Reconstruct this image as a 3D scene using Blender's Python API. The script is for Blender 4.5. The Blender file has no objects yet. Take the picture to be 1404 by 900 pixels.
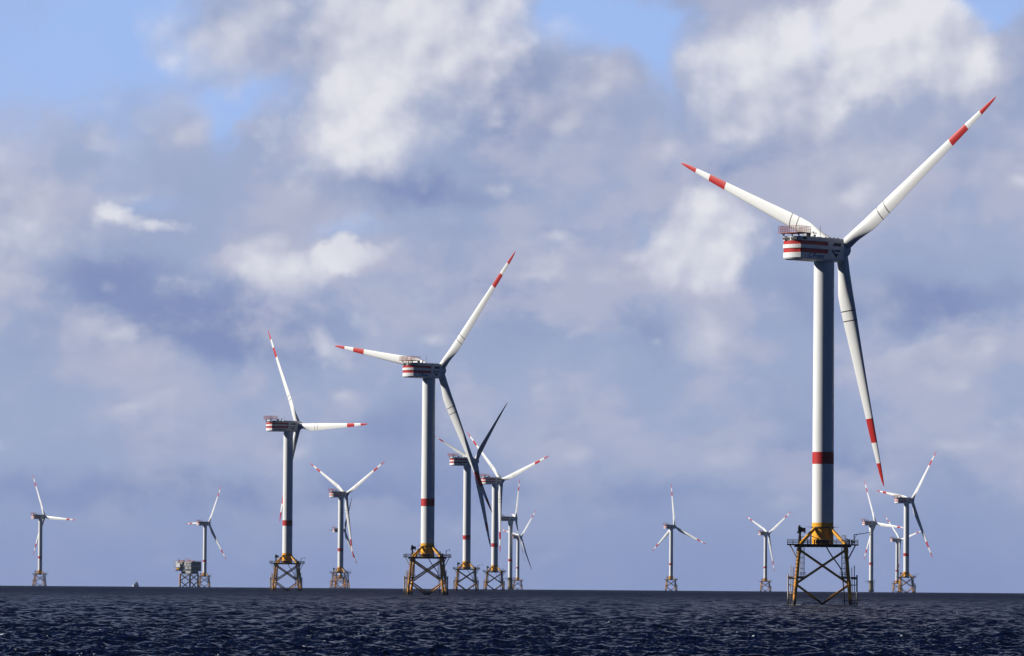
import bpy, math, random
import numpy as np
from mathutils import Vector, Matrix
R = math.radians
sc = bpy.context.scene
col = sc.collection

# ------------------------------------------------------------------ camera
CAM_H = 5.34
cam_d = bpy.data.cameras.new('camera')
cam = bpy.data.objects.new('camera', cam_d); col.objects.link(cam)
cam_d.sensor_width = 36.0; cam_d.lens = 200.0
cam_d.clip_start = 1.0; cam_d.clip_end = 60000.0
pitch, roll = R(2.562), R(0.429)
cam.matrix_world = (Matrix.Translation((0, 0, CAM_H)) @ Matrix.Rotation(R(90) + pitch, 4, 'X')
                    @ Matrix.Rotation(roll, 4, 'Z'))
sc.camera = cam

# ------------------------------------------------------------------ sun, exposure
SUN_EL, SUN_AZ = 30.0, 276.0            # azimuth clockwise from +Y (north = view direction)
sd = Vector((math.cos(R(SUN_EL)) * math.sin(R(SUN_AZ)), math.cos(R(SUN_EL)) * math.cos(R(SUN_AZ)), math.sin(R(SUN_EL))))
sl = bpy.data.lights.new('sun', 'SUN'); sl.energy = 5.0; sl.angle = R(0.5); sl.color = (1.0, 0.965, 0.90)
sun = bpy.data.objects.new('sun', sl); col.objects.link(sun)
sun.rotation_euler = sd.to_track_quat('Z', 'Y').to_euler()
sc.view_settings.view_transform = 'Standard'
sc.view_settings.look = 'None'
sc.view_settings.exposure = 0.36
sc.view_settings.gamma = 1.0
sc.view_settings.use_curve_mapping = False
sc.cycles.max_bounces = 5
sc.cycles.diffuse_bounces = 1
sc.cycles.glossy_bounces = 3
sc.cycles.volume_bounces = 0
sc.cycles.caustics_reflective = False
sc.cycles.caustics_refractive = False

# ------------------------------------------------------------------ world: Nishita sky with a deck of broken cloud
world = bpy.data.worlds.new('World'); sc.world = world; world.use_nodes = True
nt = world.node_tree; nt.nodes.clear()

class X:
    """tiny scalar expression wrapper round Math nodes"""
    tree = nt
    def __init__(s, sock): s.s = sock
    @staticmethod
    def op(o, *a, clamp=False):
        n = X.tree.nodes.new('ShaderNodeMath'); n.operation = o; n.use_clamp = clamp
        for i, v in enumerate(a):
            if isinstance(v, X): X.tree.links.new(v.s, n.inputs[i])
            else: n.inputs[i].default_value = v
        return X(n.outputs[0])
    def __add__(s, o): return X.op('ADD', s, o)
    __radd__ = __add__
    def __sub__(s, o): return X.op('SUBTRACT', s, o)
    def __rsub__(s, o): return X.op('SUBTRACT', o, s)
    def __mul__(s, o): return X.op('MULTIPLY', s, o)
    __rmul__ = __mul__
    def __truediv__(s, o): return X.op('DIVIDE', s, o)
    def clamp(s): return X.op('ADD', s, 0.0, clamp=True)
def smooth(x, a, b):
    n = X.tree.nodes.new('ShaderNodeMapRange'); n.interpolation_type = 'SMOOTHSTEP'
    X.tree.links.new(x.s, n.inputs[0])
    n.inputs[1].default_value = a; n.inputs[2].default_value = b
    return X(n.outputs[0])
def vec(u, v, w=0.0):
    n = X.tree.nodes.new('ShaderNodeCombineXYZ')
    for i, q in enumerate((u, v, w)):
        if isinstance(q, X): X.tree.links.new(q.s, n.inputs[i])
        else: n.inputs[i].default_value = q
    return n.outputs[0]
def noise(u, v, scale, detail=5, rough=0.5, seed=0.0, lac=2.0, sx=1.0):
    n = X.tree.nodes.new('ShaderNodeTexNoise'); n.noise_dimensions = '2D'
    X.tree.links.new(vec(u * sx + seed, v + seed * 1.7), n.inputs['Vector'])
    n.inputs['Scale'].default_value = scale; n.inputs['Detail'].default_value = detail
    n.inputs['Roughness'].default_value = rough; n.inputs['Lacunarity'].default_value = lac
    return X(n.outputs[0])
def mixc(f, a, b):
    n = X.tree.nodes.new('ShaderNodeMix'); n.data_type = 'RGBA'; n.clamp_factor = True
    X.tree.links.new(f.s, n.inputs[0])
    for i, c in ((6, a), (7, b)):
        if isinstance(c, tuple): n.inputs[i].default_value = (*c, 1)
        else: X.tree.links.new(c, n.inputs[i])
    return n.outputs[2]

tc = nt.nodes.new('ShaderNodeTexCoord')
sep = nt.nodes.new('ShaderNodeSeparateXYZ'); nt.links.new(tc.outputs['Generated'], sep.inputs[0])
dx, dy, dz = (X(sep.outputs[i]) for i in range(3))
az = X.op('ARCTAN2', dx, dy)
el = X.op('ARCSINE', dz)
U = az * 7.8 + 0.702            # sky coordinates: 7.8 units to the radian
V = 0.809 - el * 7.8            # grows downward, 0.809 on the horizon

def puffs(u, v, scale, smo=0.6):
    n = X.tree.nodes.new('ShaderNodeTexVoronoi'); n.voronoi_dimensions = '2D'; n.feature = 'SMOOTH_F1'
    X.tree.links.new(vec(u, v), n.inputs['Vector'])
    n.inputs['Scale'].default_value = scale; n.inputs['Smoothness'].default_value = smo; n.inputs['Detail'].default_value = 1.5
    n.inputs['Roughness'].default_value = 0.4
    return 1.0 - X(n.outputs['Distance']) * 1.25
w1 = noise(U, V, 7.0, 7, 0.55, 3.1); w2 = noise(U, V, 7.0, 7, 0.55, 9.7)
Uw = U + (w1 - 0.5) * 0.13; Vw = V + (w2 - 0.5) * 0.11
wu = U + (w1 - 0.5) * 0.03; wv = V + (w2 - 0.5) * 0.03
f1 = noise(U, V, 6.0, 8, 0.56, 1.3)
f1a = noise(U, V, 6.0, 4, 0.50, 1.3)
f1b = noise(U + 0.018, V + 0.022, 6.0, 4, 0.50, 1.3)      # the same field a step away from the sun
relief = (f1a - f1b)
P1 = puffs(wu, wv, 12.0, 0.75); P2 = puffs(wu + 0.010, wv + 0.014, 12.0, 0.75)      # rounded heads
lump = P1 - P2
f2 = noise(U, V, 2.6, 5, 0.5, 5.9, sx=0.7)          # large light and dark banks
f3 = noise(wu, wv, 8.0, 7, 0.52, 12.9, sx=0.7)       # soft mottling
def blobs(lst):
    tot = None
    for (cx, cy, rx, ry, a) in lst:
        du = (Uw - cx / 1000) * (1000 / rx); dv = (Vw - cy / 1000) * (1000 / ry)
        g = X.op('EXPONENT', (du * du + dv * dv) * -0.8) * a
        tot = g if tot is None else tot + g
    return tot
clear = blobs([
    (70, 80, 210, 130, 1.1), (190, 30, 70, 60, .7), (300, 185, 28, 45, .75), (350, 140, 60, 25, .5), (790, 25, 90, 50, 1.1), (905, 45, 60, 40, .9),
    (915, 120, 25, 60, .6), (1360, 5, 80, 30, 1.0), (1115, 60, 22, 25, .8), (480, 325, 60, 14, .5), (220, 285, 70, 20, .4), (875, 320, 25, 45, .35)])
dark = blobs([
    (690, 130, 60, 85, .7), (560, 268, 100, 28, .6), (190, 450, 130, 60, .6), (330, 470, 80, 40, .5), (720, 400, 90, 60, .35),
    (1290, 430, 130, 30, .5), (1010, 250, 90, 30, .4), (860, 460, 80, 30, .3), (120, 390, 80, 30, .4),
    (200, 690, 300, 26, .5), (700, 680, 300, 24, .35), (1200, 640, 200, 30, .3), (560, 600, 90, 40, .3)])
low = smooth(V, 0.44, 0.78)                 # banks flatten and fade to a smooth veil low down
D = smooth(dark * (0.5 + f1) + (0.5 - f2) * 0.8 + (0.5 - f3) * 0.6, -0.05, 0.7)
C = smooth(clear * (0.35 + f1 * 1.1), 0.12, 0.95)
GREY = (0.36, 0.425, 0.62); SHADE = (0.225, 0.290, 0.51); WHITE = (0.83, 0.83, 0.88)
BLUE = (0.36, 0.53, 0.92); VEIL = (0.215, 0.285, 0.53); MAUVE = (0.46, 0.485, 0.63)
c = mixc(D, GREY, SHADE)
c = mixc(smooth(f3, 0.42, 0.64) * (0.85 - low * 0.45), c, MAUVE)
f4 = noise(wu, wv, 15.0, 6, 0.55, 33.0, sx=0.6)
c = mixc(smooth(f4 * 0.6 + f3 * 0.4, 0.50, 0.72) * (0.6 - low * 0.35), c, (0.50, 0.51, 0.66))
c = mixc(C * 0.92, c, BLUE)
# ranks of small heads all over the deck, flatter towards the horizon
P3 = puffs(wu * 0.75 + 3.0, wv * 1.25, 9.0, 0.8); P4 = puffs(wu * 0.75 + 3.009, wv * 1.25 + 0.014, 9.0, 0.8)
heads = smooth(P3 * 0.40 + f3 * 0.55 + f2 * 0.25, 0.60, 0.80) * (1.0 - C) * (0.62 - low * 0.35)
c = mixc(heads, c, mixc((0.42 + (P3 - P4) * 1.3 + relief * 0.8 - low * 0.12).clamp(), (0.22, 0.28, 0.48), WHITE))
# cumulus banks, far ones first: centre, radii (thousandths), softness, opacity, brightness
tex = (f1a - 0.5) * 0.5 + (f1 - f1a) * 0.22 + relief * 1.0 + lump * 0.38 + (f3 - 0.5) * 0.25
for (cx, cy, rx, ry, so, op_, br) in [
    (10, 320, 115, 115, 1.0, .85, .62), (225, 232, 115, 75, 1.2, .55, .45), (760, 150, 120, 100, 1.0, .75, .45),
    (1200, 190, 250, 120, 1.2, .75, .50), (1385, 120, 70, 80, 1.0, .7, .48), (430, 295, 110, 60, 1.2, .6, .45),
    (335, 60, 120, 75, .8, .9, .64), (545, 75, 170, 125, .6, .95, .86), (470, 60, 90, 70, .7, .8, .72), (500, 190, 115, 80, .7, .95, .92),
    (1050, 135, 110, 110, .6, .9, .74), (1225, 75, 150, 85, .42, .95, .86),
    (955, 345, 82, 82, .6, .95, .92), (640, 370, 95, 60, 1.2, .5, .5), (560, 430, 75, 50, 1.2, .5, .55),
    (375, 390, 85, 50, .8, .85, .86), (440, 378, 45, 38, .7, .6, .84), (495, 365, 60, 30, .45, .75, .9), (152, 303, 36, 20, .7, .85, .98), (185, 312, 30, 14, .8, .7, .9), (230, 322, 32, 14, .7, .8, .95), (175, 335, 80, 20, 1.1, .5, .4),
    (435, 494, 32, 20, .9, .75, .8), (495, 450, 24, 38, .9, .55, .66), (835, 396, 75, 24, .9, .55, .66), (970, 470, 75, 36, 1.0, .5, .55),
    (1270, 330, 130, 60, 1.2, .5, .45), (120, 480, 100, 42, 1.2, .5, .40), (205, 530, 80, 26, .9, .45, .42), (1240, 492, 120, 22, .9, .5, .55),
    (790, 565, 120, 42, 1.2, .5, .42), (220, 615, 140, 42, 1.2, .45, .36), (1030, 560, 110, 32, 1.1, .4, .40), (1375, 605, 70, 38, 1.0, .4, .42), (1150, 420, 90, 35, 1.1, .4, .42)]:
    du = (Uw - cx / 1000) * (1000 / rx); dv = (Vw - cy / 1000) * (1000 / ry)
    S = 0.80 - (du * du + dv * dv) * 0.55 + (f1 - 0.5) * (0.50 + so * 0.75) + (P1 - 0.5) * 0.30
    al = smooth(S, 0.0, so * 1.1 + 0.08) * op_
    t = br - 0.02 + (du * -0.13 + dv * -0.15) + tex - (du * du + dv * dv) * 0.05
    c = mixc(al, c, mixc(t.clamp(), (0.20, 0.255, 0.46), WHITE))
c = mixc(smooth(V, 0.60, 0.82) * 0.7, c, VEIL)

sky = nt.nodes.new('ShaderNodeTexSky'); sky.sky_type = 'NISHITA'; sky.sun_disc = False
sky.sun_elevation = R(SUN_EL); sky.sun_rotation = R(SUN_AZ); sky.air_density = 0.14; sky.dust_density = 0.03; sky.ozone_density = 5.0
bg1 = nt.nodes.new('ShaderNodeBackground'); bg1.inputs[1].default_value = 0.05
nt.links.new(sky.outputs[0], bg1.inputs[0])
bg2 = nt.nodes.new('ShaderNodeBackground'); bg2.inputs[1].default_value = 0.785
nt.links.new(c, bg2.inputs[0])
# the bank stands over the far horizon; overhead and behind the viewer the sky is open
ahead = smooth(X.op('ABSOLUTE', az), 0.5, 0.16)
cover = ahead * smooth(el, 0.15, 0.112)
cov = cover * 0.95 * smooth(el, -0.03, -0.01)
ms = nt.nodes.new('ShaderNodeMixShader')
nt.links.new(cov.s, ms.inputs[0]); nt.links.new(bg1.outputs[0], ms.inputs[1]); nt.links.new(bg2.outputs[0], ms.inputs[2])
wo = nt.nodes.new('ShaderNodeOutputWorld'); nt.links.new(ms.outputs[0], wo.inputs[0])
world.cycles.sampling_method = 'MANUAL'; world.cycles.sample_map_resolution = 512

# ------------------------------------------------------------------ materials
def new_mat(name):
    m = bpy.data.materials.new(name); m.use_nodes = True
    return m, m.node_tree, m.node_tree.nodes['Principled BSDF']
def paint(name, c, rough=0.45, dirt=None, dirt_amt=0.25, scale=0.5, zs=0.25, wet=None, spec=0.4):
    m, t, b = new_mat(name)
    b.inputs['Roughness'].default_value = rough
    b.inputs['Specular IOR Level'].default_value = spec
    X.tree = t
    tcn = t.nodes.new('ShaderNodeTexCoord'); mp = t.nodes.new('ShaderNodeMapping')
    mp.inputs['Scale'].default_value = (1, 1, zs)
    t.links.new(tcn.outputs['Object'], mp.inputs[0])
    n = t.nodes.new('ShaderNodeTexNoise'); n.inputs['Scale'].default_value = scale; n.inputs['Detail'].default_value = 6
    n.inputs['Roughness'].default_value = 0.62
    t.links.new(mp.outputs[0], n.inputs['Vector'])
    f = smooth(X(n.outputs[0]), 0.42, 0.72) * dirt_amt
    cc = mixc(f, c, dirt or tuple(v * 0.55 for v in c))
    if wet:                                  # marine growth below the splash line
        z0, z1, wc = wet
        s = t.nodes.new('ShaderNodeSeparateXYZ'); t.links.new(tcn.outputs['Object'], s.inputs[0])
        zz = X(s.outputs[2]) + (X(n.outputs[0]) - 0.5) * 2.2
        cc = mixc(smooth(zz, z1, z0), cc, wc)
    t.links.new(cc, b.inputs['Base Color'])
    return m
WHITE_M = paint('white_coat', (0.82, 0.82, 0.81), 0.42, (0.55, 0.54, 0.50), 0.30, 0.35, 0.12)
BLADE_M = paint('blade_gelcoat', (0.80, 0.80, 0.78), 0.38, (0.60, 0.59, 0.55), 0.30, 0.35, 0.15)
RED_M = paint('signal_red', (0.48, 0.014, 0.010), 0.5, (0.38, 0.03, 0.02), 0.3, 1.0)
YEL_M = paint('marine_yellow', (0.88, 0.40, 0.004), 0.5, (0.55, 0.20, 0.01), 0.35, 0.9)
JAC_M = paint('jacket_yellow', (0.88, 0.37, 0.008), 0.45, (0.42, 0.11, 0.008), 0.5, 0.8, 0.5, wet=(1.0, 2.6, (0.012, 0.011, 0.010)))
STEEL_M = paint('galvanised_steel', (0.52, 0.51, 0.47), 0.5, (0.22, 0.12, 0.06), 0.4, 0.9, 0.5, wet=(1.2, 3.2, (0.014, 0.013, 0.012)))
DARK_M = paint('dark_grating', (0.03, 0.027, 0.024), 0.7, (0.12, 0.05, 0.02), 0.4, 1.2)
BLACK_M = paint('black_rubber', (0.012, 0.012, 0.013), 0.5)
RAIL_M = paint('galvanised_rail', (0.16, 0.155, 0.15), 0.5, (0.15, 0.1, 0.06), 0.3)
REDRAIL_M = paint('red_rail', (0.40, 0.13, 0.11), 0.55, (0.35, 0.22, 0.2), 0.4)
LINE_M = paint('black_line', (0.015, 0.015, 0.018), 0.5)
BLUE_M = paint('lettering_blue', (0.02, 0.05, 0.28), 0.5)
CONC_M = paint('concrete_base', (0.20, 0.17, 0.12), 0.8, (0.25, 0.12, 0.03), 0.6, 0.6, 0.5, wet=(2.0, 5.0, (0.015, 0.014, 0.012)))
GREYM = paint('grey_cladding', (0.48, 0.48, 0.47), 0.6, (0.28, 0.25, 0.22), 0.35, 0.4)
NAVY_M = paint('shaded_navy_cladding', (0.07, 0.09, 0.16), 0.6, (0.04, 0.04, 0.06), 0.35, 0.4)  # shade on the substation walls and gaps, put into the colour as navy

# ------------------------------------------------------------------ mesh builder
class MB:
    def __init__(s): s.v = []; s.f = []; s.sm = []
    def add(s, vs, fs, smooth=False):
        o = len(s.v); s.v += [tuple(p) for p in vs]
        s.f += [tuple(i + o for i in f) for f in fs]; s.sm += [smooth] * len(fs)
    def box(s, c, size, rz=0.0, M=None):
        hx, hy, hz = (q / 2 for q in size); c = Vector(c); Rz = Matrix.Rotation(rz, 3, 'Z')
        vs = [c + Rz @ Vector((x * hx, y * hy, z * hz)) for x in (-1, 1) for y in (-1, 1) for z in (-1, 1)]
        s.add(vs, [(0, 1, 3, 2), (4, 6, 7, 5), (0, 4, 5, 1), (2, 3, 7, 6), (0, 2, 6, 4), (1, 5, 7, 3)])
    def tube(s, a, b, r0, r1=None, n=10, caps=True):
        a, b = Vector(a), Vector(b); r1 = r0 if r1 is None else r1
        d = (b - a).normalized(); q = d.orthogonal().normalized() if abs(d.z) < 0.999 else Vector((1, 0, 0)); w = d.cross(q)
        vs = []
        for k in range(n):
            t = 2 * math.pi * k / n; o = q * math.cos(t) + w * math.sin(t)
            vs += [a + o * r0, b + o * r1]
        fs = [(2 * k, 2 * ((k + 1) % n), 2 * ((k + 1) % n) + 1, 2 * k + 1) for k in range(n)]
        s.add(vs, fs, True)
        if caps:
            s.add(vs[0::2], [tuple(reversed(range(n)))]); s.add(vs[1::2], [tuple(range(n))])     # caps keep their own corners
    def path(s, pts, r, n=8):
        for a, b in zip(pts, pts[1:]): s.tube(a, b, r, n=n)
    def lathe(s, prof, n=48, c=(0, 0), close=True, hard=False):
        if hard:                                  # crisp edges between the segments of the profile
            for q in zip(prof, prof[1:]): s.lathe(list(q), n, c, False)
            return
        vs = []; m = len(prof)
        for k in range(n):
            t = 2 * math.pi * k / n
            for (r, z) in prof: vs.append((c[0] + r * math.cos(t), c[1] + r * math.sin(t), z))
        fs = []
        for k in range(n):
            k2 = (k + 1) % n
            for j in range(m - 1): fs.append((k * m + j, k2 * m + j, k2 * m + j + 1, k * m + j + 1))
        s.add(vs, fs, True)
        if close:
            s.add(vs[0::m], [tuple(reversed(range(n)))]); s.add(vs[m - 1::m], [tuple(range(n))])
    def prism(s, poly, z0, z1, inset_bottom=0.0, inset_top=0.0):
        """poly counter-clockwise in xy"""
        n = len(poly); cx = sum(p[0] for p in poly) / n; cy = sum(p[1] for p in poly) / n
        def ring(z, ins):
            return [(p[0] - (ins if p[0] > cx else -ins) * (abs(p[0] - cx) > .5), p[1] - (ins if p[1] > cy else -ins), z) for p in poly]
        rings = []
        if inset_bottom: rings += [ring(z0, inset_bottom), ring(z0 + inset_bottom * .35, inset_bottom * .35), ring(z0 + inset_bottom, 0)]
        else: rings += [ring(z0, 0)]
        if inset_top: rings += [ring(z1 - inset_top, 0), ring(z1 - inset_top * .3, inset_top * .3), ring(z1, inset_top)]
        else: rings += [ring(z1, 0)]
        vs = [p for r in rings for p in r]
        fs = [tuple(reversed(range(n)))]
        for j in range(len(rings) - 1):
            for k in range(n): fs.append((j * n + k, j * n + (k + 1) % n, (j + 1) * n + (k + 1) % n, (j + 1) * n + k))
        fs.append(tuple((len(rings) - 1) * n + k for k in range(n)))
        s.add(vs, fs)
    def mesh(s, name, mat):
        me = bpy.data.meshes.new(name); me.from_pydata(s.v, [], s.f)
        me.polygons.foreach_set('use_smooth', s.sm); me.materials.append(mat); me.update()
        return me
def tag(o, label=None, cat=None, group=None, kind=None):
    if label: o['label'] = label
    if cat: o['category'] = cat
    if group: o['group'] = group
    if kind: o['kind'] = kind
def part(name, me, parent, M=None):
    o = bpy.data.objects.new(name, me); col.objects.link(o); o.parent = parent
    if M is not None: o.matrix_local = M
    return o

# ------------------------------------------------------------------ the sea: one curved sheet to beyond the horizon
RE = 7.4e6
rng = np.random.default_rng(7)
def build_sea():
    r = [2.0]
    while r[-1] < 13500.0:
        x = r[-1]
        if x < 380: st = max(2.0, x * 0.03)
        elif x < 1400: st = 0.34 + (x - 380) * 0.00078
        else: st = x * 0.00083 + max(0, x - 3000) * 0.0006
        r.append(x + st)
    r = np.array(r)
    half = R(6.3)
    inner = np.linspace(-half, half, 700)
    outer = np.linspace(half, 2 * np.pi - half, 92)[1:-1]
    th = np.concatenate([inner, outer])
    A, Rr = np.meshgrid(th, r)
    x0 = Rr * np.sin(A); y0 = Rr * np.cos(A)
    z = -(Rr ** 2) / 2 / RE
    cell = np.maximum(np.gradient(r)[:, None] * np.ones_like(A), 0)
    dth = np.where(np.abs(A) <= half, (2 * half / 699), 0.065)
    cell = np.maximum(cell * 1.0, Rr * dth)
    dxs = np.zeros_like(z); dys = np.zeros_like(z)
    head = R(228)                                # the waves run towards the viewer and to the left
    ext = 0.6
    lam = 1.2 * (28 / 1.2) ** (np.linspace(0, 1, 104) ** 1.2)
    for L in lam:
        d = head + rng.normal(0, 0.95 if L < 9 else 0.5)
        k = 2 * np.pi / L; kx, ky = k * np.sin(d), k * np.cos(d)
        amp = 0.0098 * L * (1.0 if L < 2.4 else (2.4 / L) ** 0.85) * rng.uniform(.6, 1.4)
        ph = rng.uniform(0, 2 * np.pi)
        fade = np.clip((L / cell - 2.0) / 2.0, 0, 1)
        # wave groups: slow modulation of each train
        gx, gy = rng.normal(0, .012, 2); g = 0.75 + 0.45 * np.sin(gx * x0 + gy * y0 + rng.uniform(0, 6.28))
        P = kx * x0 + ky * y0 + ph
        S = np.sin(P); Cc = np.cos(P)
        a = amp * fade * g
        z += a * Cc
        dxs -= a * 0.8 * S * np.sin(d); dys -= a * 0.8 * S * np.cos(d)
    xx = x0 + dxs; yy = y0 + dys
    nr, nc = A.shape
    co = np.stack([xx, yy, z], -1).reshape(-1, 3).astype(np.float32)
    co = np.vstack([co, np.array([[0, 0, 0]], np.float32)])
    i = np.arange(nr - 1)[:, None] * nc; j = np.arange(nc)[None, :]; j2 = (j + 1) % nc
    q = np.stack([i + j, i + nc + j, i + nc + j2, i + j2], -1).reshape(-1, 4)
    tri = np.stack([np.full(nc, nr * nc), np.arange(nc), (np.arange(nc) + 1) % nc], -1)
    # orient upward
    loops = np.concatenate([q[:, ::1].ravel(), tri.ravel()]).astype(np.int32)
    nq, ntri = len(q), len(tri)
    starts = np.concatenate([np.arange(nq) * 4, nq * 4 + np.arange(ntri) * 3]).astype(np.int32)
    tot = np.concatenate([np.full(nq, 4), np.full(ntri, 3)]).astype(np.int32)
    me = bpy.data.meshes.new('sea')
    me.vertices.add(len(co)); me.vertices.foreach_set('co', co.ravel())
    me.loops.add(len(loops)); me.loops.foreach_set('vertex_index', loops)
    me.polygons.add(nq + ntri); me.polygons.foreach_set('loop_start', starts); me.polygons.foreach_set('loop_total', tot)
    me.polygons.foreach_set('use_smooth', np.ones(nq + ntri, bool))
    me.update(calc_edges=True)
    if me.polygons[nq // 2].normal.z < 0: me.flip_normals()
    return me
def sea_mat():
    m, t, b = new_mat('sea_water'); X.tree = t
    b.inputs['Roughness'].default_value = 0.12; b.inputs['IOR'].default_value = 1.333
    g = t.nodes.new('ShaderNodeTexCoord')
    s = t.nodes.new('ShaderNodeSeparateXYZ'); t.links.new(g.outputs['Object'], s.inputs[0])
    x, y, z = (X(s.outputs[i]) for i in range(3))
    # small chop below the mesh's resolution: its slope added to the surface normal
    e = 0.06
    def hgt(xx, yy): return noise(xx, yy, 0.5, 5, 0.68, 0.3) * 1.15
    h0 = hgt(x, y); gx = (hgt(x + e, y) - h0) * (-1.0 / e); gy = (hgt(x, y + e) - h0) * (-1.0 / e)
    ge = t.nodes.new('ShaderNodeNewGeometry')
    va = t.nodes.new('ShaderNodeVectorMath'); va.operation = 'ADD'
    t.links.new(ge.outputs['Normal'], va.inputs[0]); t.links.new(vec(gx, gy, 0.0), va.inputs[1])
    vn = t.nodes.new('ShaderNodeVectorMath'); vn.operation = 'NORMALIZE'; t.links.new(va.outputs[0], vn.inputs[0])
    t.links.new(vn.outputs[0], b.inputs['Normal'])
    # small whitecaps, in loose patches
    w = noise(x * 0.45, y * 0.2, 1.6, 5, 0.62, 7.0)
    p = noise(x, y * 0.3, 0.03, 2, 0.5, 2.0)
    foam = smooth(w, 0.715, 0.755) * smooth(p, 0.48, 0.6)
    ring = None                                     # wash round the legs of the nearest foundations
    for (px_, py_, jr) in ((83.5, 1522.1, -3.1), (-35.1, 2411.4, -4.5), (-128.6, 3282.3, -3.5)):
        for sx in (-1, 1):
            for sy in (-1, 1):
                q = Matrix.Rotation(R(jr), 2) @ Vector((sx * 7.5, sy * 7.5))
                ddx = x - (px_ + q.x); ddy = y - (py_ + q.y)
                g = smooth(X.op('SQRT', ddx * ddx + ddy * ddy), 3.4, 0.9)
                ring = g if ring is None else X.op('MAXIMUM', ring, g)
    wn = noise(x, y, 1.6, 3, 0.6, 21.0)
    foam = X.op('MAXIMUM', foam, smooth(wn + ring * 0.34, 0.66, 0.76) * ring)
    cc = mixc(foam, (0.0008, 0.0028, 0.018), (0.62, 0.66, 0.70))
    t.links.new(cc, b.inputs['Base Color'])
    far = smooth(X.op('SQRT', x * x + y * y), 450.0, 3500.0)      # chop too fine to resolve far out acts as roughness
    t.links.new((foam * 0.5 + far * 0.26 + 0.12).clamp().s, b.inputs['Roughness'])
    b.inputs['Specular IOR Level'].default_value = 0.18
    b.inputs['Specular Tint'].default_value = (0.55, 0.72, 1.0, 1)
    return m
sea_me = build_sea(); sea_me.materials.append(sea_mat())
sea = bpy.data.objects.new('sea', sea_me); col.objects.link(sea); tag(sea, kind='structure', label='dark navy choppy sea reaching to the horizon')

# ------------------------------------------------------------------ haze
hz = MB(); hz.box((0, 0, 77), (27400, 27400, 180))
hm = bpy.data.materials.new('haze_air'); hm.use_nodes = True; ht = hm.node_tree; ht.nodes.clear()
pv = ht.nodes.new('ShaderNodeVolumePrincipled'); ho = ht.nodes.new('ShaderNodeOutputMaterial')
pv.inputs['Color'].default_value = (0.55, 0.68, 1.0, 1); pv.inputs['Density'].default_value = 0.000009
pv.inputs['Anisotropy'].default_value = 0.1
ht.links.new(pv.outputs[0], ho.inputs['Volume'])
haze = bpy.data.objects.new('haze', hz.mesh('haze', hm)); col.objects.link(haze); tag(haze, kind='stuff', label='thin pale sea haze over the whole wind farm')

# ------------------------------------------------------------------ turbine meshes (built once, shared)
HUB_Z, TOP_Z, TP_Z = 95.0, 92.0, 22.1
ME = {}
def M_(name, mb, mat): ME[name] = mb.mesh(name, mat)

def tower():
    b = MB(); b.lathe([(2.86, TP_Z), (2.86, 37.8)] + [(2.86 - .13 * (z - 37.8) / 54.2, z) for z in (41, 55, 70, 85, TOP_Z)], 64); M_('tower', b, WHITE_M)
    b = MB(); b.lathe([(2.80, 37.8), (2.885, 37.8), (2.88, 41.0), (2.80, 41.0)], 64, hard=True); M_('red_band', b, RED_M)
    b = MB(); b.lathe([(2.7, 16.38), (2.87, 16.38), (2.87, 22.1), (2.7, 22.1)], 64, hard=True); M_('transition_piece', b, YEL_M)
    b = MB(); b.lathe([(2.8, 20.75), (3.12, 20.75), (3.12, 21.0), (2.8, 21.0)], 48, hard=True)
    for sx in (-1, 1): b.tube((sx * 3.0, -.4, 20.95), (sx * 4.25, -.4, 20.95), .05); b.tube((sx * 3.0, .4, 20.95), (sx * 4.25, .4, 20.95), .05); b.tube((sx * 4.25, -.4, 20.95), (sx * 4.25, .4, 20.95), .05)
    M_('flange', b, DARK_M)
tower()

TOPX, WATX = 6.15, 7.55
def legx(z): return TOPX + (WATX - TOPX) * (16.0 - z) / 16.0
def jacket():
    for i, (sx, sy) in enumerate([(-1, -1), (1, -1), (1, 1), (-1, 1)]):
        b = MB(); z0 = -6.0
        b.tube((sx * legx(z0), sy * legx(z0), z0), (sx * TOPX, sy * TOPX, 15.9), .49, .45, 16)
        for z in (5.8, 14.9): b.tube((sx * legx(z - .9), sy * legx(z - .9), z - .9), (sx * legx(z + .9), sy * legx(z + .9), z + .9), .56, n=16)
        M_('jacket_leg%d' % i, b, JAC_M)
        b = MB(); b.tube((sx * 5.95, sy * 5.95, 16.35), (sx * 2.15, sy * 2.15, 20.6), .44, n=14); M_('strut%d' % i, b, YEL_M)
    k = 0
    corners = [(-1, -1), (1, -1), (1, 1), (-1, 1)]
    for i in range(4):
        a, c = corners[i], corners[(i + 1) % 4]
        for (za, zb) in ((14.9, 5.8), (5.8, 14.9), (5.6, -5.4), (-5.4, 5.6)):
            b = MB(); off = 0.0
            p = Vector((a[0] * legx(za), a[1] * legx(za), za)); q = Vector((c[0] * legx(zb), c[1] * legx(zb), zb))
            b.tube(p, q, .31 if za < zb else .303, n=12); M_('brace%d' % k, b, JAC_M); k += 1
    # rungs on the front left leg
    b = MB()
    for j in range(13):
        z = 3.2 + j * .98; x = -legx(z); b.tube((x - .64, -legx(z) - .1, z), (x + .3, -legx(z) - .66, z + .02), .09, n=6)
    for q in (-.62, -.2): b.tube((-legx(3) + q, -legx(3) - .55 - q * .4, 3.0), (-legx(15.2) + q, -legx(15.2) - .55 - q * .4, 15.2), .035, n=5)
    M_('leg_ladder', b, BLACK_M)
jacket()

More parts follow.
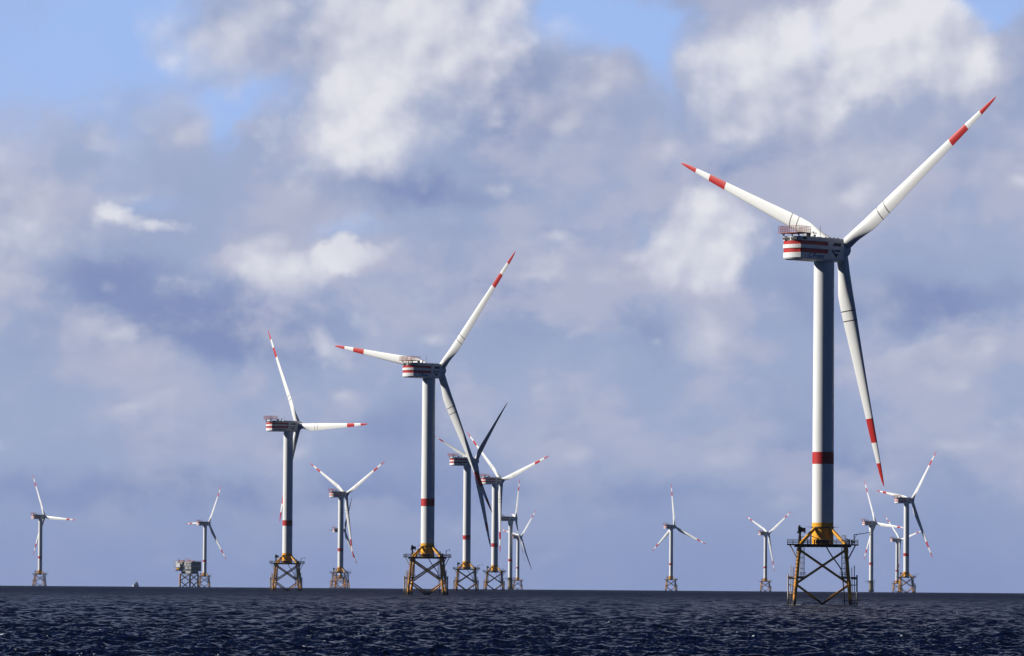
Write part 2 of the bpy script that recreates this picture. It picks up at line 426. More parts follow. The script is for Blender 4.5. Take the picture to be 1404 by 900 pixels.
def railing(b, poly, z, h, r=.045, step=1.5, mids=2, closed=True):
    n = len(poly)
    for i in range(n if closed else n - 1):
        a = Vector((*poly[i], z)); c = Vector((*poly[(i + 1) % n], z)); L = (c - a).length; m = max(1, round(L / step))
        for k in range(m + (0 if closed else 1)):
            p = a.lerp(c, k / m); b.tube(p, p + Vector((0, 0, h)), r, n=6)
        for q in range(mids + 1):
            d = Vector((0, 0, h * (q + 1) / (mids + 1))); b.tube(a + d, c + d, r, n=6)
def platform():
    D = 9.5
    b = MB(); b.box((0, 0, 16.22), (2 * D, 2 * 8.4, .28))
    b.box((0, -6.1, 15.83), (15.2, .7, .5)); b.box((0, 6.1, 15.83), (15.2, .7, .5))
    b.box((-6.1, 0, 15.80), (.7, 11.4, .44)); b.box((6.1, 0, 15.80), (.7, 11.4, .44)); b.box((0, 0, 15.78), (6, 11.4, .38))
    M_('deck', b, DARK_M)
    b = MB(); railing(b, [(-D + .1, -8.2), (D - .1, -8.2), (D - .1, 8.2), (-D + .1, 8.2)], 16.36, 1.15); M_('railing', b, RAIL_M)
    i = 0
    for sx in (-1, 1):
        for sy in (-1, 1):
            b = MB(); b.tube((sx * 8.7, sy * 6.3, 16.05), (sx * (legx(12.3) + .3), sy * legx(12.3), 12.3), .16, n=8); M_('knee_brace%d' % i, b, STEEL_M); i += 1
    # caged ladders with rest platforms
    for nm, x, z1, fx in (('a', -5.45, 15.9, -1), ('b', 5.6, 18.7, 1)):
        b = MB(); y = -5.6
        for dx_ in (-.55, .55): b.tube((x + dx_, y, 7.6), (x + dx_, y, z1), .09, n=6)
        for dx_ in (-.25, .25): b.tube((x + dx_, y + .25, 7.6), (x + dx_, y + .25, z1), .05, n=6)
        z = 7.9
        while z < z1: b.tube((x - .28, y + .25, z), (x + .28, y + .25, z), .035, n=5); z += .42
        z = 8.4
        while z <= z1 + .05:
            b.tube((x - .55, y, z), (x + .55, y, z), .07, n=6); b.tube((x - .55, y, z), (x - .5, y + .7, z), .05, n=6); b.tube((x + .55, y, z), (x + .5, y + .7, z), .05, n=6); z += 1.45 if z1 < 17 else 1.47
        M_('ladder_' + nm, b, STEEL_M)
        b = MB(); b.box((x + fx * .25, y, 7.72), (2.6, 1.8, .16)); railing(b, [(x + fx * .25 - 1.25, y - .85), (x + fx * .25 + 1.25, y - .85), (x + fx * .25 + 1.25, y + .85), (x + fx * .25 - 1.25, y + .85)], 7.8, 1.0, .05, 1.2, 1)
        b.box((x + fx * .25, y, 7.35), (2.2, .3, .5)); M_('rest_platform_' + nm, b, DARK_M)
    # boat landings on the outer sides
    for nm, s in (('a', -1), ('b', 1)):
        b = MB()
        for y in (-6.6, -4.4):
            b.tube((s * 9.15, y, -2), (s * 9.15, y, 8.2), .20, n=10)
            b.tube((s * 8.55, y + .3, -1), (s * 8.45, y + .3, 10.7), .11, n=8)
            b.tube((s * 7.95, y + .3, 3.0), (s * 7.75, y + .3, 10.2), .09, n=8)
            for z in (.6, 3.2, 5.5, 7.4): b.tube((s * 9.15, y, z), (s * legx(z), -legx(z), z), .13, n=8)
        for z in (1.2, 3.2, 5.5, 7.4): b.tube((s * 9.15, -6.6, z), (s * 9.15, -4.4, z), .12, n=8)
        z = .3
        while z < 10.5: b.tube((s * 8.55, -6.3, z), (s * 8.55, -4.1, z), .04, n=5); z += .5
        M_('boat_landing_' + nm, b, STEEL_M)
        b = MB(); b.box((s * 8.3, -5.5, 7.55), (1.6, 2.6, .22)); b.box((s * 8.3, -5.5, 7.2), (1.4, .3, .4)); M_('landing_platform_' + nm, b, YEL_M if s < 0 else DARK_M)
    # cable tube
    b = MB(); pts = []
    for t in np.linspace(0, 1, 12):
        pts.append((.95 + 3.9 * (1 - (1 - t) ** 1.6) * 1.0 * (.35 + .65 * t) + 0.1, -5.2, 15.6 - 6.0 * t ** 1.05))
    pts += [(5.35, -5.4, 7.6), (5.75, -5.7, 3.5), (6.1, -5.9, -3)]
    b.path(pts, .17, 10); M_('cable_tube', b, BLACK_M)
    # equipment cabinet
    b = MB(); b.box((-.1, -5.4, 16.95), (3.5, 1.6, 1.0)); b.box((-.1, -5.4, 17.52), (3.8, 1.9, .1)); M_('cabinet', b, DARK_M)
    for i, (c_, s_) in enumerate([((-2.2, -5.6, 16.9), (.35, .5, 1.05)), ((-4.0, -6.2, 16.95), (.3, .3, 1.2)), ((7.0, -5.5, 17.0), (.5, .5, 1.3)), ((7.7, -6.5, 16.9), (.35, .35, 1.1)), ((6.5, -3, 17.1), (.3, .5, 1.5))]):
        b = MB(); b.box(c_, s_); b.box((c_[0], c_[1], c_[2] + s_[2] / 2), (s_[0] + .12, s_[1] + .12, .08)); M_('deck_box%d' % i, b, DARK_M)
    b = MB(); b.tube((-3.2, -2.5, 16.36), (-3.2, -2.5, 19), .14); b.tube((-3.2, -2.5, 18.6), (-.6, -2.7, 17.4), .1)
    M_('deck_post', b, DARK_M)
    # folded service crane, black with a rusty head
    b = MB(); b.tube((-6.1, -3.5, 16.36), (-6.1, -3.5, 18.4), .42, n=14); b.tube((-6.1, -3.5, 18.4), (-6.05, -3.5, 20.2), .34, n=14)
    b.box((-6.05, -3.5, 20.2), (1.1, 1.1, 1.4)); b.tube((-6.3, -3.5, 20.8), (-6.15, -3.5, 21.35), .3, n=10)
    b.tube((-6.2, -3.5, 19.1), (-6.9, -3.4, 19.6), .16); b.box((-4.75, -3.5, 20.1), (.35, .6, 1.2))
    b.tube((-5.9, -3.9, 18.2), (-4.6, -4.3, 18.3), .09); b.box((-4.85, -3.5, 19.35), (.7, .4, .2))
    M_('service_crane', b, BLACK_M)
    b = MB(); b.box((-5.25, -3.5, 20.15), (.7, .95, 1.1)); M_('crane_head', b, paint('rusty_red', (.16, .03, .02), .6))
    # davit
    b = MB(); b.tube((0, 0, 16.36), (0, 0, 18.9), .13); b.tube((0, 0, 18.9), (4.3, 0, 19.55), .12, .07); b.tube((3.3, 0, 19.45), (3.55, 0, 19.8), .05)
    b.tube((4.2, 0, 19.5), (4.2, 0, 18.95), .07); b.box((4.2, 0, 18.9), (.22, .2, .3)); b.tube((0, 0, 17.6), (.7, 0, 18.95), .06); b.box((0, 0, 17.0), (.6, .6, .5)); M_('davit', b, BLACK_M)
platform()

W2 = 3.25
def nac_plan(d=0.0, y0=-13.3, y1=4.3, bulge=.85):
    p = [(W2 - d, y1), (-(W2 - d), y1)]
    p += [(-(W2 - d), y0 + .25), (-(W2 - d) + .2, y0 - .05)]
    for t in np.linspace(-1, 1, 9)[1:-1]: p.append(((W2 - d) * t * .94, y0 + d * .6 - bulge * (1 - t * t)))
    p += [((W2 - d) - .2, y0 - .05), ((W2 - d), y0 + .25)]
    return p
def nacelle():
    z = -3.0                                  # local z: 0 = hub axis
    b = MB()
    b.prism(nac_plan(0), z, z + 1.9, inset_bottom=.55)
    b.prism(nac_plan(-.06), z + 3.07, z + 4.07)
    b.prism(nac_plan(0), z + 5.1, z + 6.2, inset_top=.12)
    fr = [(W2 - .004, 4.29), (-W2 + .004, 4.29), (-W2 + .004, -1.95), (W2 - .004, -1.95)]
    b.prism(fr, z + 1.85, z + 5.15)
    # slanted ends of the two stripes
    for (za, zb, s) in ((z + 1.88, z + 3.09, -1), (z + 4.05, z + 5.12, 1)):
        for sx in (-1, 1):
            x0, x1 = (W2 - .6, W2 - .005) if sx > 0 else (-W2 + .005, -W2 + .6)
            yt, yb = (-1.96, -2.35) if s < 0 else (-2.35, -1.96)
            vs = [(x0, -1.9, za), (x1, -1.9, za), (x0, yb, za), (x1, yb, za), (x0, -1.9, zb), (x1, -1.9, zb), (x0, yt, zb), (x1, yt, zb)]
            b.add(vs, [(0, 1, 3, 2), (4, 6, 7, 5), (0, 4, 5, 1), (2, 3, 7, 6), (0, 2, 6, 4), (1, 5, 7, 3)])
    # tapered front frame to the rotor
    prof = []
    for (y, w, h0, h1) in ((4.25, W2 - .1, -2.95, 3.1), (5.0, 2.5, -2.55, 2.55)):
        prof.append([(w * cx_, y, (h1 if cz > 0 else h0)) for cx_, cz in ((1, 1), (-1, 1), (-1, -1), (1, -1))])
    b.add(prof[0] + prof[1], [(0, 1, 5, 4), (1, 2, 6, 5), (2, 3, 7, 6), (3, 0, 4, 7), (4, 5, 6, 7)])
    # roof hatches, coolers
    b.box((0, -3.2, 3.35), (2.2, 2.2, .35)); b.box((.8, -6.3, 3.3), (1.6, 1.6, .3)); b.box((-1.2, 1.5, 3.28), (1.2, 2, .2))
    M_('nacelle', b, WHITE_M)
    b = MB()
    b.prism(nac_plan(.16, y1=-1.5), z + 1.87, z + 3.10); M_('red_stripe_a', b, RED_M)
    b = MB(); b.prism(nac_plan(.16, y1=-1.5), z + 4.04, z + 5.13); M_('red_stripe_b', b, RED_M)
    b = MB(); b.box((-1.3, -13.98, 2.6), (2.3, .5, .62)); M_('rear_vent_a', b, DARK_M)  # dark window and the platform's shadow on it, put in as dark boxes
    b = MB(); b.box((1.35, -13.98, 2.6), (2.0, .5, .62)); M_('rear_vent_b', b, DARK_M)
    # side vent, dark
    b = MB(); b.box((W2 + .012, -11.9, 2.7), (.03, 1.7, .7)); M_('side_vent', b, DARK_M)
    # hoist platform with rail
    PL = [(-3.4, -15.0), (3.4, -15.0), (3.4, -9.6), (-3.4, -9.6)]
    b = MB(); b.box((0, -12.3, 4.12), (7.0, 5.6, .2))
    for xx in (-2.6, 2.6):
        for yy in (-13.6, -10.2): b.tube((xx, yy, 3.15), (xx, yy, 4.1), .16)
        b.tube((xx, -13.3, 3.2), (xx, -14.8, 4.1), .1)
    M_('hoist_platform', b, REDRAIL_M)
    b = MB(); railing(b, [(3.4, -9.6), (3.4, -12.9)], 4.2, 1.7, .05, .9, 3, closed=False); M_('white_rail', b, WHITE_M)
    b = MB(); railing(b, [(3.4, -12.9), (3.4, -15.0), (-3.4, -15.0), (-3.4, -9.6), (3.4, -9.6)], 4.2, 1.7, .05, .8, 3, closed=False); M_('platform_rail', b, REDRAIL_M)
    # masts and sensors
    b = MB(); b.tube((1.0, -7.0, 3.2), (1.0, -7.0, 5.6), .05, n=6); M_('mast_a', b, RAIL_M)
    b = MB(); b.tube((1.6, -3.6, 3.2), (1.6, -3.6, 6.3), .07, n=6); M_('mast_b', b, RAIL_M)
    b = MB(); b.tube((1.2, -5.4, 3.2), (1.2, -5.4, 4.5), .07, n=6); b.tube((.7, -5.4, 4.3), (1.7, -5.4, 4.5), .05, n=6); b.box((.7, -5.4, 4.6), (.3, .3, .4)); b.box((1.7, -5.4, 4.3), (.35, .2, .2)); b.box((1.2, -5.4, 3.7), (.5, .4, .5)); M_('wind_sensor', b, BLACK_M)
    b = MB(); b.box((1.4, -8.2, 3.62), (.8, .8, .9)); b.box((1.4, -8.2, 4.1), (.9, .9, .1)); M_('roof_box', b, BLACK_M)
    b = MB()
    for y in (-2.5, -.7, 1.0, 2.8): b.tube((2.6, y, 3.15), (2.6, y, 3.5), .14, n=8)
    b.tube((2.6, -2.7, 3.25), (2.6, 3.0, 3.25), .06, n=6)
    M_('roof_hook', b, BLACK_M)
    # emblem: three bars and a wedge
    def flat(b, pts, x=W2 + .01, t=.02):
        n = len(pts); pts = [(p[0] * 1.3 + .3, p[1] * 1.05) for p in pts]; vs = [(x, p[0], p[1]) for p in pts] + [(x + t, p[0], p[1]) for p in pts]
        fs = [tuple(reversed(range(n))), tuple(n + k for k in range(n))] + [(k, (k + 1) % n, n + (k + 1) % n, n + k) for k in range(n)]
        b.add(vs, fs)
    for sgn in (1,):
        b = MB()
        flat(b, [(-.35, 1.05), (2.2, 1.05), (2.2, 1.85), (-.1, 1.85)])
        flat(b, [(0.15, -.35), (1.95, -.35), (1.95, .45), (-.25, .45)])
        flat(b, [(.85, -1.65), (1.5, -.95), (1.3, -.85), (.35, -.85)])
        flat(b, [(-1.3, .45), (-.75, .45), (.8, -1.55), (.6, -2.0)])
        flat(b, [(-.6, 1.15), (-.25, 1.75), (-.75, .5), (-1.15, .5)])
        M_('emblem', b, LINE_M)
nacelle()
def text_mesh(txt, name, mat, size):
    cu = bpy.data.curves.new(name, 'FONT'); cu.body = txt; cu.size = size; cu.extrude = .012; cu.offset = 0.02
    o = bpy.data.objects.new(name, cu); col.objects.link(o)
    bpy.context.view_layer.update()
    me = bpy.data.meshes.new_from_object(o.evaluated_get(bpy.context.evaluated_depsgraph_get()))
    me.name = name; bpy.data.objects.remove(o); me.materials.clear(); me.materials.append(mat)
    return me
ME['lettering'] = text_mesh('C-Power', 'lettering', BLUE_M, 1.75)

def rotor():
    b = MB()      # spinner, lathe about local z (later mapped to the rotor axis), hub centre at z=0
    b.lathe([(2.1, -2.1), (2.45, -2.0), (2.5, -1.2), (2.55, 0), (2.45, 1.0), (2.1, 1.75), (1.5, 2.3), (.8, 2.6), (.05, 2.7)], 40)
    M_('hub', b, WHITE_M)
    st = [(1.2, 3.2, 3.2, 0), (3.5, 3.2, 3.18, 13), (6, 3.35, 2.9, 13), (9, 4.0, 2.3, 13), (12, 4.55, 1.75, 12), (15, 4.6, 1.45, 11), (20, 4.3, 1.15, 9), (27, 3.7, .9, 7), (35, 3.1, .68, 5), (45, 2.4, .46, 3), (51, 2.0, .36, 2), (56, 1.5, .26, 1), (59.5, 1.1, .18, 0), (61.8, .65, .1, 0), (63, .12, .04, 0)]
    rs = [s[0] for s in st]
    def section(r, grow=0.0):
        ch, th, tw = (float(np.interp(r, rs, [s[i] for s in st])) for i in (1, 2, 3))
        round_ = float(np.clip((12 - r) / 9, 0, 1)) ** 1.3
        fwd = 2.75 * (r / 63) + 1.55 * (r / 63) ** 2
        pts = []; n = 28
        for k in range(n):
            t = 2 * math.pi * k / n
            cx_ = math.cos(t); sy_ = math.sin(t)
            xa = (0.5 + 0.5 * cx_)                       # 0 leading, 1 trailing
            yt = 5 * (0.2969 * math.sqrt(max(xa, 0)) - .126 * xa - .3516 * xa ** 2 + .2843 * xa ** 3 - .1036 * xa ** 4)
            x_f = (xa - .30) * ch; y_f = math.copysign(yt * th, sy_) if abs(sy_) > 1e-6 else 0.0
            y_f -= .12 * th * math.sin(math.pi * xa)     # camber towards the suction side (-y)
            x_c = cx_ * ch / 2; y_c = sy_ * th / 2
            x = x_f * (1 - round_) + x_c * round_; y = y_f * (1 - round_) + y_c * round_
            if grow:
                x += grow * cx_; y += grow * (1 if sy_ > 0 else -1 if sy_ < 0 else 0)
            a = R(tw)
            pts.append((x * math.cos(a) + y * math.sin(a), -x * math.sin(a) + y * math.cos(a) + fwd, r))
        return pts
    def loft(radii, grow=0.0):
        b = MB(); rings = [section(r, grow) for r in radii]; n = len(rings[0]); vs = [p for q in rings for p in q]; fs = []
        for j in range(len(rings) - 1):
            for k in range(n): fs.append((j * n + k, j * n + (k + 1) % n, (j + 1) * n + (k + 1) % n, (j + 1) * n + k))
        b.add(vs, fs, True); b.add(rings[0], [tuple(reversed(range(n)))]); b.add(rings[-1], [tuple(range(n))])
        return b
    M_('blade', loft([1.2, 2.3, 3.5, 4.7, 6, 7.5, 9, 10.5, 12, 13.5, 15, 17.5, 20, 23.5, 27, 31, 35, 40, 45, 48, 51, 54, 56, 58, 59.5, 60.7, 61.8, 62.5, 63]), BLADE_M)
    M_('blade_band', loft([44.9, 46.5, 48.2, 49.8, 51.3], .012), RED_M)
    M_('blade_tip', loft([56.8, 58, 59.5, 60.7, 61.8, 62.5, 63.02], .012), RED_M)
    b = loft([16.1, 16.35], .014); b2 = loft([18.7, 18.95], .014); b.add(b2.v, b2.f, True)
    M_('joint_line', b, LINE_M)
rotor()

def gravity_base():
    b = MB(); b.lathe([(3.4, -5), (3.4, 3), (3.1, 4), (3.0, 15.0), (2.9, 16.2)], 40); M_('foundation_column', b, CONC_M)
    b = MB(); b.lathe([(2.86, 16.2), (2.86, 19.5), (2.80, TP_Z + .02)], 48); M_('lower_tower', b, WHITE_M)
    b = MB(); b.lathe([(2.9, 14.9), (5.6, 14.9), (5.6, 15.2), (2.9, 15.2)], 32, hard=True); b.box((-7.5, 0, 15.05), (4.5, .7, .3)); b.tube((-5, 0, 12.5), (-5.5, 0, 15), .2)
    for s in (-1, 1): b.tube((s * 5.2, 0, 15), (s * 3, 0, 12.4), .2)
    M_('round_deck', b, DARK_M)
    b = MB()
    ring = [(5.5 * math.cos(t), 5.5 * math.sin(t)) for t in np.linspace(0, 2 * math.pi, 17)[:-1]]
    railing(b, ring, 15.2, 1.2, .07, 2.2, 1); M_('round_railing', b, RAIL_M)
    b = MB()
    for y in (-1, 1): b.tube((3.9, y, -2), (3.9, y, 13), .2)
    for z in range(0, 14, 2): b.tube((3.9, -1, z), (3.9, 1, z), .12)
    M_('boat_ladder', b, STEEL_M)
    b = MB(); b.lathe([(2.72, TOP_Z - 9), (2.75, TOP_Z - 8.9), (3.6, TOP_Z - .03), (3.3, TOP_Z - .02)], 40, close=False); M_('yaw_collar', b, WHITE_M)
gravity_base()

# ------------------------------------------------------------------ place the turbines
def blade_matrix(yaw, t, pitch_deg, overhang=7.0, tilt=5.0):
    yw = R(yaw); ct, st_ = math.cos(R(tilt)), math.sin(R(tilt))
    a = Vector((math.sin(yw) * ct, math.cos(yw) * ct, st_)); u = Vector((math.cos(yw), -math.sin(yw), 0)); w = u.cross(a)
    tt = R(t); s = u * math.cos(tt) + w * math.sin(tt); x = a.cross(s)
    Rm = Matrix((x, a, s)).transposed() @ Matrix.Rotation(-R(pitch_deg), 3, 'Z')
    return Matrix.Translation(Vector((0, 0, HUB_Z)) + a * overhang) @ Rm.to_4x4(), a, u, w
GROUP = 'offshore wind turbines standing in the sea'
def turbine(X_, Y_, yaw, phase, label, kind='jacket', jrot=0.0, pitch=2.0, davit_rot=0.0, stripes=True, tiny=False):
    z = -(X_ * X_ + Y_ * Y_) / 2 / RE
    root = bpy.data.objects.new('wind_turbine', None); col.objects.link(root)
    root.location = (X_, Y_, z); root.empty_display_size = 5
    tag(root, label, 'wind turbine', GROUP)
    J = Matrix.Rotation(R(jrot), 4, 'Z')
    tw = part('tower', ME['tower'], root); part('red_band', ME['red_band'], tw)
    if kind == 'jacket':
        tp = part('transition_piece', ME['transition_piece'], root, J); part('flange', ME['flange'], tp)
        for i in range(4): part('jacket_leg', ME['jacket_leg%d' % i], root, J); part('strut', ME['strut%d' % i], root, J)
        for i in range(16): part('cross_brace', ME['brace%d' % i], root, J)
        dk = part('deck', ME['deck'], root, J); part('railing', ME['railing'], dk); part('cabinet', ME['cabinet'], dk); part('deck_post', ME['deck_post'], dk); [part('deck_box', ME['deck_box%d' % i], dk) for i in range(5)]
        part('boat_landing', ME['boat_landing_a'], root, J); part('boat_landing', ME['boat_landing_b'], root, J)
        part('landing_platform', ME['landing_platform_a'], root, J); part('landing_platform', ME['landing_platform_b'], root, J)
        part('ladder', ME['ladder_a'], root, J); part('ladder', ME['ladder_b'], root, J)
        part('rest_platform', ME['rest_platform_a'], root, J); part('rest_platform', ME['rest_platform_b'], root, J)
        for i in range(4): part('knee_brace', ME['knee_brace%d' % i], root, J)
        part('leg_ladder', ME['leg_ladder'], root, J); part('cable_tube', ME['cable_tube'], root, J)
        cr = part('service_crane', ME['service_crane'], root, J); part('crane_head', ME['crane_head'], cr)
        part('davit', ME['davit'], root, J @ Matrix.Translation((8.35, -4.5, 0)) @ Matrix.Rotation(R(davit_rot), 4, 'Z'))
    else:
        part('foundation_column', ME['foundation_column'], root, J); part('lower_tower', ME['lower_tower'], root)
        dk = part('round_deck', ME['round_deck'], root, J); part('railing', ME['round_railing'], dk)
        part('boat_ladder', ME['boat_ladder'], root, J); part('yaw_collar', ME['yaw_collar'], root)
    N = Matrix.Translation((0, 0, HUB_Z)) @ Matrix.Rotation(-R(yaw), 4, 'Z')
    nc = part('nacelle', ME['nacelle'], root, N)
    for k in ('a', 'b'): part('red_stripe', ME['red_stripe_' + k], nc); part('rear_vent', ME['rear_vent_' + k], nc); part('mast', ME['mast_' + k], nc)
    for k in ('side_vent', 'hoist_platform', 'white_rail', 'platform_rail', 'wind_sensor', 'roof_box', 'roof_hook', 'emblem'): part(k, ME[k], nc)
    # lettering runs along the +X flank, read from outside
    part('lettering', ME['lettering'], nc, Matrix.Translation((W2 + .012, -10.2, -2.35)) @ Matrix(((0, 0, 1, 0), (1, 0, 0, 0), (0, 1, 0, 0), (0, 0, 0, 1))))
    B0, a, u, w = blade_matrix(yaw, phase, pitch)
    q = Matrix((u, w, a)).transposed()
    if q.determinant() < 0: q = Matrix((w, u, a)).transposed()
    part('hub', ME['hub'], root, Matrix.Translation(Vector((0, 0, HUB_Z)) + a * 7.0) @ q.to_4x4())
    for k in range(3):
        bm_, *_r = blade_matrix(yaw, phase + 120 * k, pitch)
        bl = part('blade', ME['blade'], root, bm_ @ Matrix.Diagonal((0.97, 1, 1.025, 1)))
        part('blade_band', ME['blade_band'], bl); part('blade_tip', ME['blade_tip'], bl); part('joint_line', ME['joint_line'], bl)
    return root

turbine(83.5, 1522.1, 43.0, 36.6, 'largest and nearest white wind turbine, red banded, on a yellow lattice base', jrot=-3.1)
turbine(-35.1, 2411.4, 40.5, 49.7, 'second largest white wind turbine left of centre, its blade pointing left over open sky', jrot=-4.5, davit_rot=75, pitch=0)
turbine(-128.6, 3282.3, 54.1, 119.9, 'tall white wind turbine with one blade level to the right and one blade near upright', jrot=-3.5, davit_rot=60)
turbine(-32.1, 4185.1, 58.2, 44.5, 'wind turbine whose raised right blade is all in dark shade', pitch=78, jrot=-3, davit_rot=20)
turbine(-13.6, 4944.4, 50.3, 18.8, 'lattice based turbine crossed at its tower by the dark blade tip of another turbine', jrot=-3, davit_rot=110)
turbine(0.1, 7671.8, 81.9, 52.3, 'pale wind turbine on a dark round column, seen side on, one blade straight up', kind='column', pitch=-25)
turbine(13.8, 10321.1, 51.4, 48.5, 'small distant wind turbine right beside the side on turbine with the dark column', jrot=-4)
turbine(-171.4, 5748.8, 45.7, 30.8, 'mid sized turbine with a wide V of raised blades, another hidden behind its tower', jrot=-13)
turbine(-279.9, 9393.3, 61.4, 63.0, 'small far wind turbine almost hidden behind the tower of the V bladed turbine', pitch=60, jrot=-8)
turbine(-647.7, 7844.1, 48.3, 115.6, 'leftmost wind turbine in the photo, standing alone with one blade pointing right', jrot=-6)
turbine(-458.0, 8535.7, 50.3, 61.4, 'far wind turbine rising behind the grey substation platform', jrot=-4, pitch=8)
turbine(240.2, 8503.4, 44.3, 95.8, 'small lone wind turbine with one blade straight up, left of the largest turbine', jrot=3)
turbine(420.5, 9381.8, 50.0, 34.0, 'smallest lone wind turbine, just left of the lattice base of the largest turbine', jrot=4)
turbine(499.0, 7870.1, 56.9, 113.5, 'wind turbine on a brown round column, just right of the largest turbine', kind='column')
turbine(705.0, 10374.8, 54.8, 15.8, 'small faint wind turbine partly hidden behind the rightmost turbine', jrot=4)
turbine(407.7, 5861.4, 56.0, 51.4, 'rightmost wind turbine, on a yellow lattice base with one blade raised steeply', jrot=3, pitch=6, davit_rot=10)

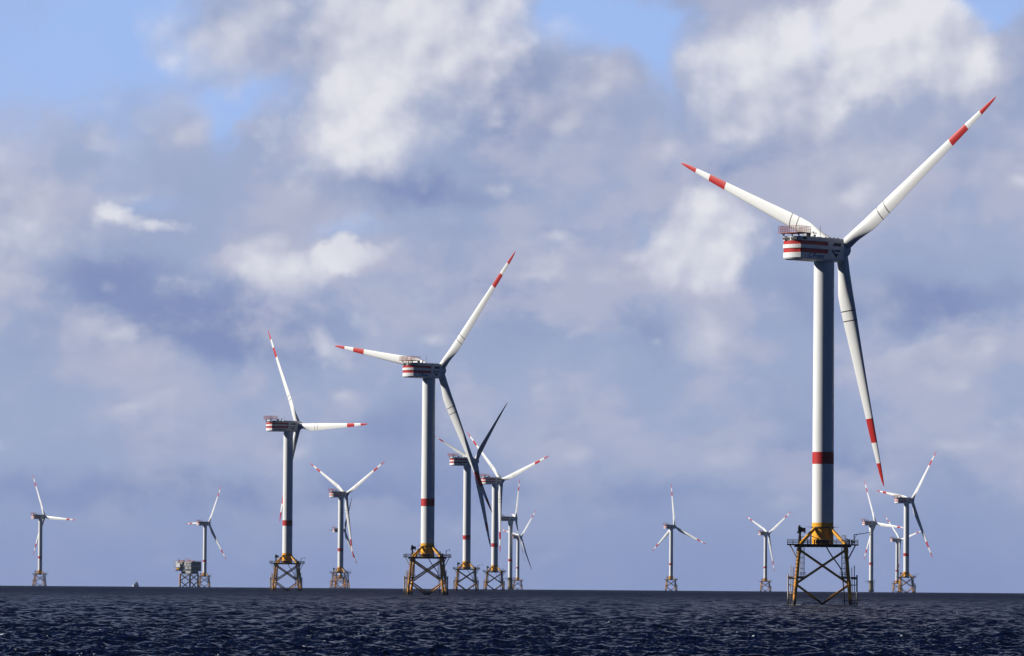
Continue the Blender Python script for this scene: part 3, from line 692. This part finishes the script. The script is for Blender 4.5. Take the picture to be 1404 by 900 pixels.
# ------------------------------------------------------------------ substation platform
def substation(X_, Y_):
    z0 = -(X_ * X_ + Y_ * Y_) / 2 / RE
    root = bpy.data.objects.new('substation_platform', None); col.objects.link(root); root.location = (X_, Y_, z0)
    tag(root, 'grey and navy offshore substation block on a yellow lattice jacket at the left', 'substation')
    J = Matrix.Rotation(R(0), 4, 'Z')
    xs = (-14.2, 0.5, 12.4)
    for x in xs:
        for y in (-9, 9):
            b = MB(); b.tube((x, y, -5), (x, y, 19.4), .8, n=12); part('jacket_leg', b.mesh('jacket_leg', JAC_M), root)
    for i in range(2):
        for y in (-9, 9):
            for (za, zb) in ((19.5, 9), (9, 19.5), (9, -3), (-3, 9)):
                b = MB(); b.tube((xs[i], y + (.02 if za > zb else 0), za), (xs[i + 1], y, zb), .45, n=8); part('cross_brace', b.mesh('cross_brace', JAC_M), root)
    for x in xs:
        b = MB(); b.tube((x, -9, 9), (x, 9, 19), .42, n=8); b.tube((x, -9, 19), (x, 9, 9), .43, n=8); part('side_brace', b.mesh('side_brace', JAC_M), root)
    b = MB(); b.box((-7, -9, 19.8), (9, 1.2, 1)); b.box((6, -9, 19.8), (10, 1.2, 1)); part('landing_walkway', b.mesh('landing_walkway', YEL_M), root)
    Rz = Matrix.Translation((-1.5, 0, 0)) @ Matrix.Rotation(R(58), 4, 'Z')      # long wall (-x) turned to the sun
    def p(name, c_, s_, mat):
        b = MB(); b.box(c_, s_); return part(name, b.mesh(name, mat), root, Rz)
    L, D = 24.0, 28.0
    blk = p('main_block', (0, 0, 30.5), (L, D, 13.4), NAVY_M)
    for z in (23.9, 31.0, 37.4):
        b = MB(); b.box((0, 0, z), (L + 1.6, D + 1.6, .5)); part('floor_slab', b.mesh('floor_slab', GREYM), root, Rz)
    p('lower_room', (0, -2, 21.6), (L - 7, D - 9, 4.4), NAVY_M)
    W_ = -L / 2 - .8
    for (y, z, w, h) in ((-7.6, 34.2, 12.0, 5.2), (-8.4, 28.3, 10.6, 4.0), (-8.6, 22.2, 9.0, 4.0), (4.4, 35.2, 4.0, 3.0)):
        p('wall_module', (W_, y, z), (2.2, w, h), GREYM)
    for (y, z, w, h) in ((9.2, 32.4, 7.0, 6.6), (11.5, 36.2, 4.4, 2.6)): p('white_cabin', (W_ - .6, y, z), (3.0, w, h), WHITE_M)
    for (y, z) in ((-11.5, 34.6), (-6.5, 34.6), (-9.0, 28.3)): p('louvre', (W_ - 1.2, y, z), (.3, 2.6, 1.6), DARK_M)
    p('lifeboat', (W_ - 1.6, 9.5, 27.0), (2.2, 5.0, 1.7), YEL_M)
    b = MB(); railing(b, [(-L / 2, -D / 2), (L / 2, -D / 2), (L / 2, D / 2), (-L / 2, D / 2)], 37.6, 1.4, .10, 3.0, 1); part('roof_railing', b.mesh('roof_railing', REDRAIL_M), root, Rz)
    for c_, s_ in (((-6, 8, 38.6), (5, 7, 2.0)), ((4, -5, 38.3), (4, 4, 1.4)), ((-7, -5, 38.6), (3, 4, 1.9))): p('roof_unit', c_, s_, REDRAIL_M)
    b = MB(); b.tube((-9, 12, 37.4), (-9, 12, 43.0), .3, n=8); part('roof_mast', b.mesh('roof_mast', DARK_M), root, Rz)
    b = MB(); b.tube((-6, -6, 39.4), (-6, -6, 41.2), .5, n=8); b.tube((-6, -6, 41), (-7, 3, 42.2), .4, n=8); part('roof_crane', b.mesh('roof_crane', REDRAIL_M), root, Rz)
    for z in (25.6, 29.8, 33.5, 37.2):
        b = MB(); b.box((-L / 2 - .5, D / 2 + 1.8, z), (5.5, 4.6, .3)); b.tube((-L / 2 - .5, D / 2 + 3.9, z), (-L / 2 - .5, D / 2 - .4, z - 2.4), .22)
        railing(b, [(-L / 2 - 3.2, D / 2), (-L / 2 - 3.2, D / 2 + 4), (-L / 2 + 2, D / 2 + 4)], z + .1, 1.2, .08, 1.8, 1, closed=False)
        part('balcony', b.mesh('balcony', STEEL_M), root, Rz)
    b = MB()
    for k in range(6): b.tube((-10 + k * 3.6, -8.6, 5), (-10 + k * 3.6, -8.6, 18), .22, n=6)
    b.tube((-10, -8.6, 18), (8, -8.6, 18), .2, n=6); part('cable_riser', b.mesh('cable_riser', STEEL_M), root)
substation(-475.5, 8450)

# ------------------------------------------------------------------ far ship, hull down on the horizon
SHIP_M = paint('hazed_ship_grey', (0.38, 0.42, 0.52), 0.7, (0.32, 0.35, 0.43), 0.3, 0.2)  # haze painted into the ship's bluish grey so it blends with the sky
def ship(X_, Y_):
    z0 = -(X_ * X_ + Y_ * Y_) / 2 / RE
    root = bpy.data.objects.new('cargo_ship', None); col.objects.link(root); root.location = (X_, Y_, z0); root.rotation_euler = (0, 0, R(8)); root.scale = (.72, .72, .72)
    tag(root, 'tiny pale ship on the horizon between the leftmost turbine and the substation', 'ship')
    b = MB(); pl = [(-8, -45), (8, -45), (8.5, 20), (5, 42), (0, 52), (-5, 42), (-8.5, 20)]
    b.prism(pl, -3, 4.5); part('hull', b.mesh('hull', SHIP_M), root)
    b = MB(); b.box((0, -34, 6.5), (15, 14, 5.2)); b.box((1, -34, 10.5), (9, 11, 3)); b.box((1.5, -33, 12.9), (7, 7, 2.2)); b.box((1.5, -33, 14.2), (10, 3, .7)); part('superstructure', b.mesh('superstructure', SHIP_M), root)
    b = MB(); b.tube((2, -38, 14), (2, -38, 20), 1.3, n=12); part('funnel', b.mesh('funnel', GREYM), root)
    b = MB(); b.tube((-1, -32, 17), (-1, -32, 22), .25); b.tube((0, 20, 4.5), (0, 20, 14), .4); part('mast', b.mesh('mast', RAIL_M), root)
    b = MB()
    for y in (-15, 0, 15, 28): b.box((0, y, 5.6), (13, 11, 2.4))
    part('hatch_cover', b.mesh('hatch_cover', SHIP_M), root)
ship(-(702 - 188.5) / 7800 * 12500, 12500)
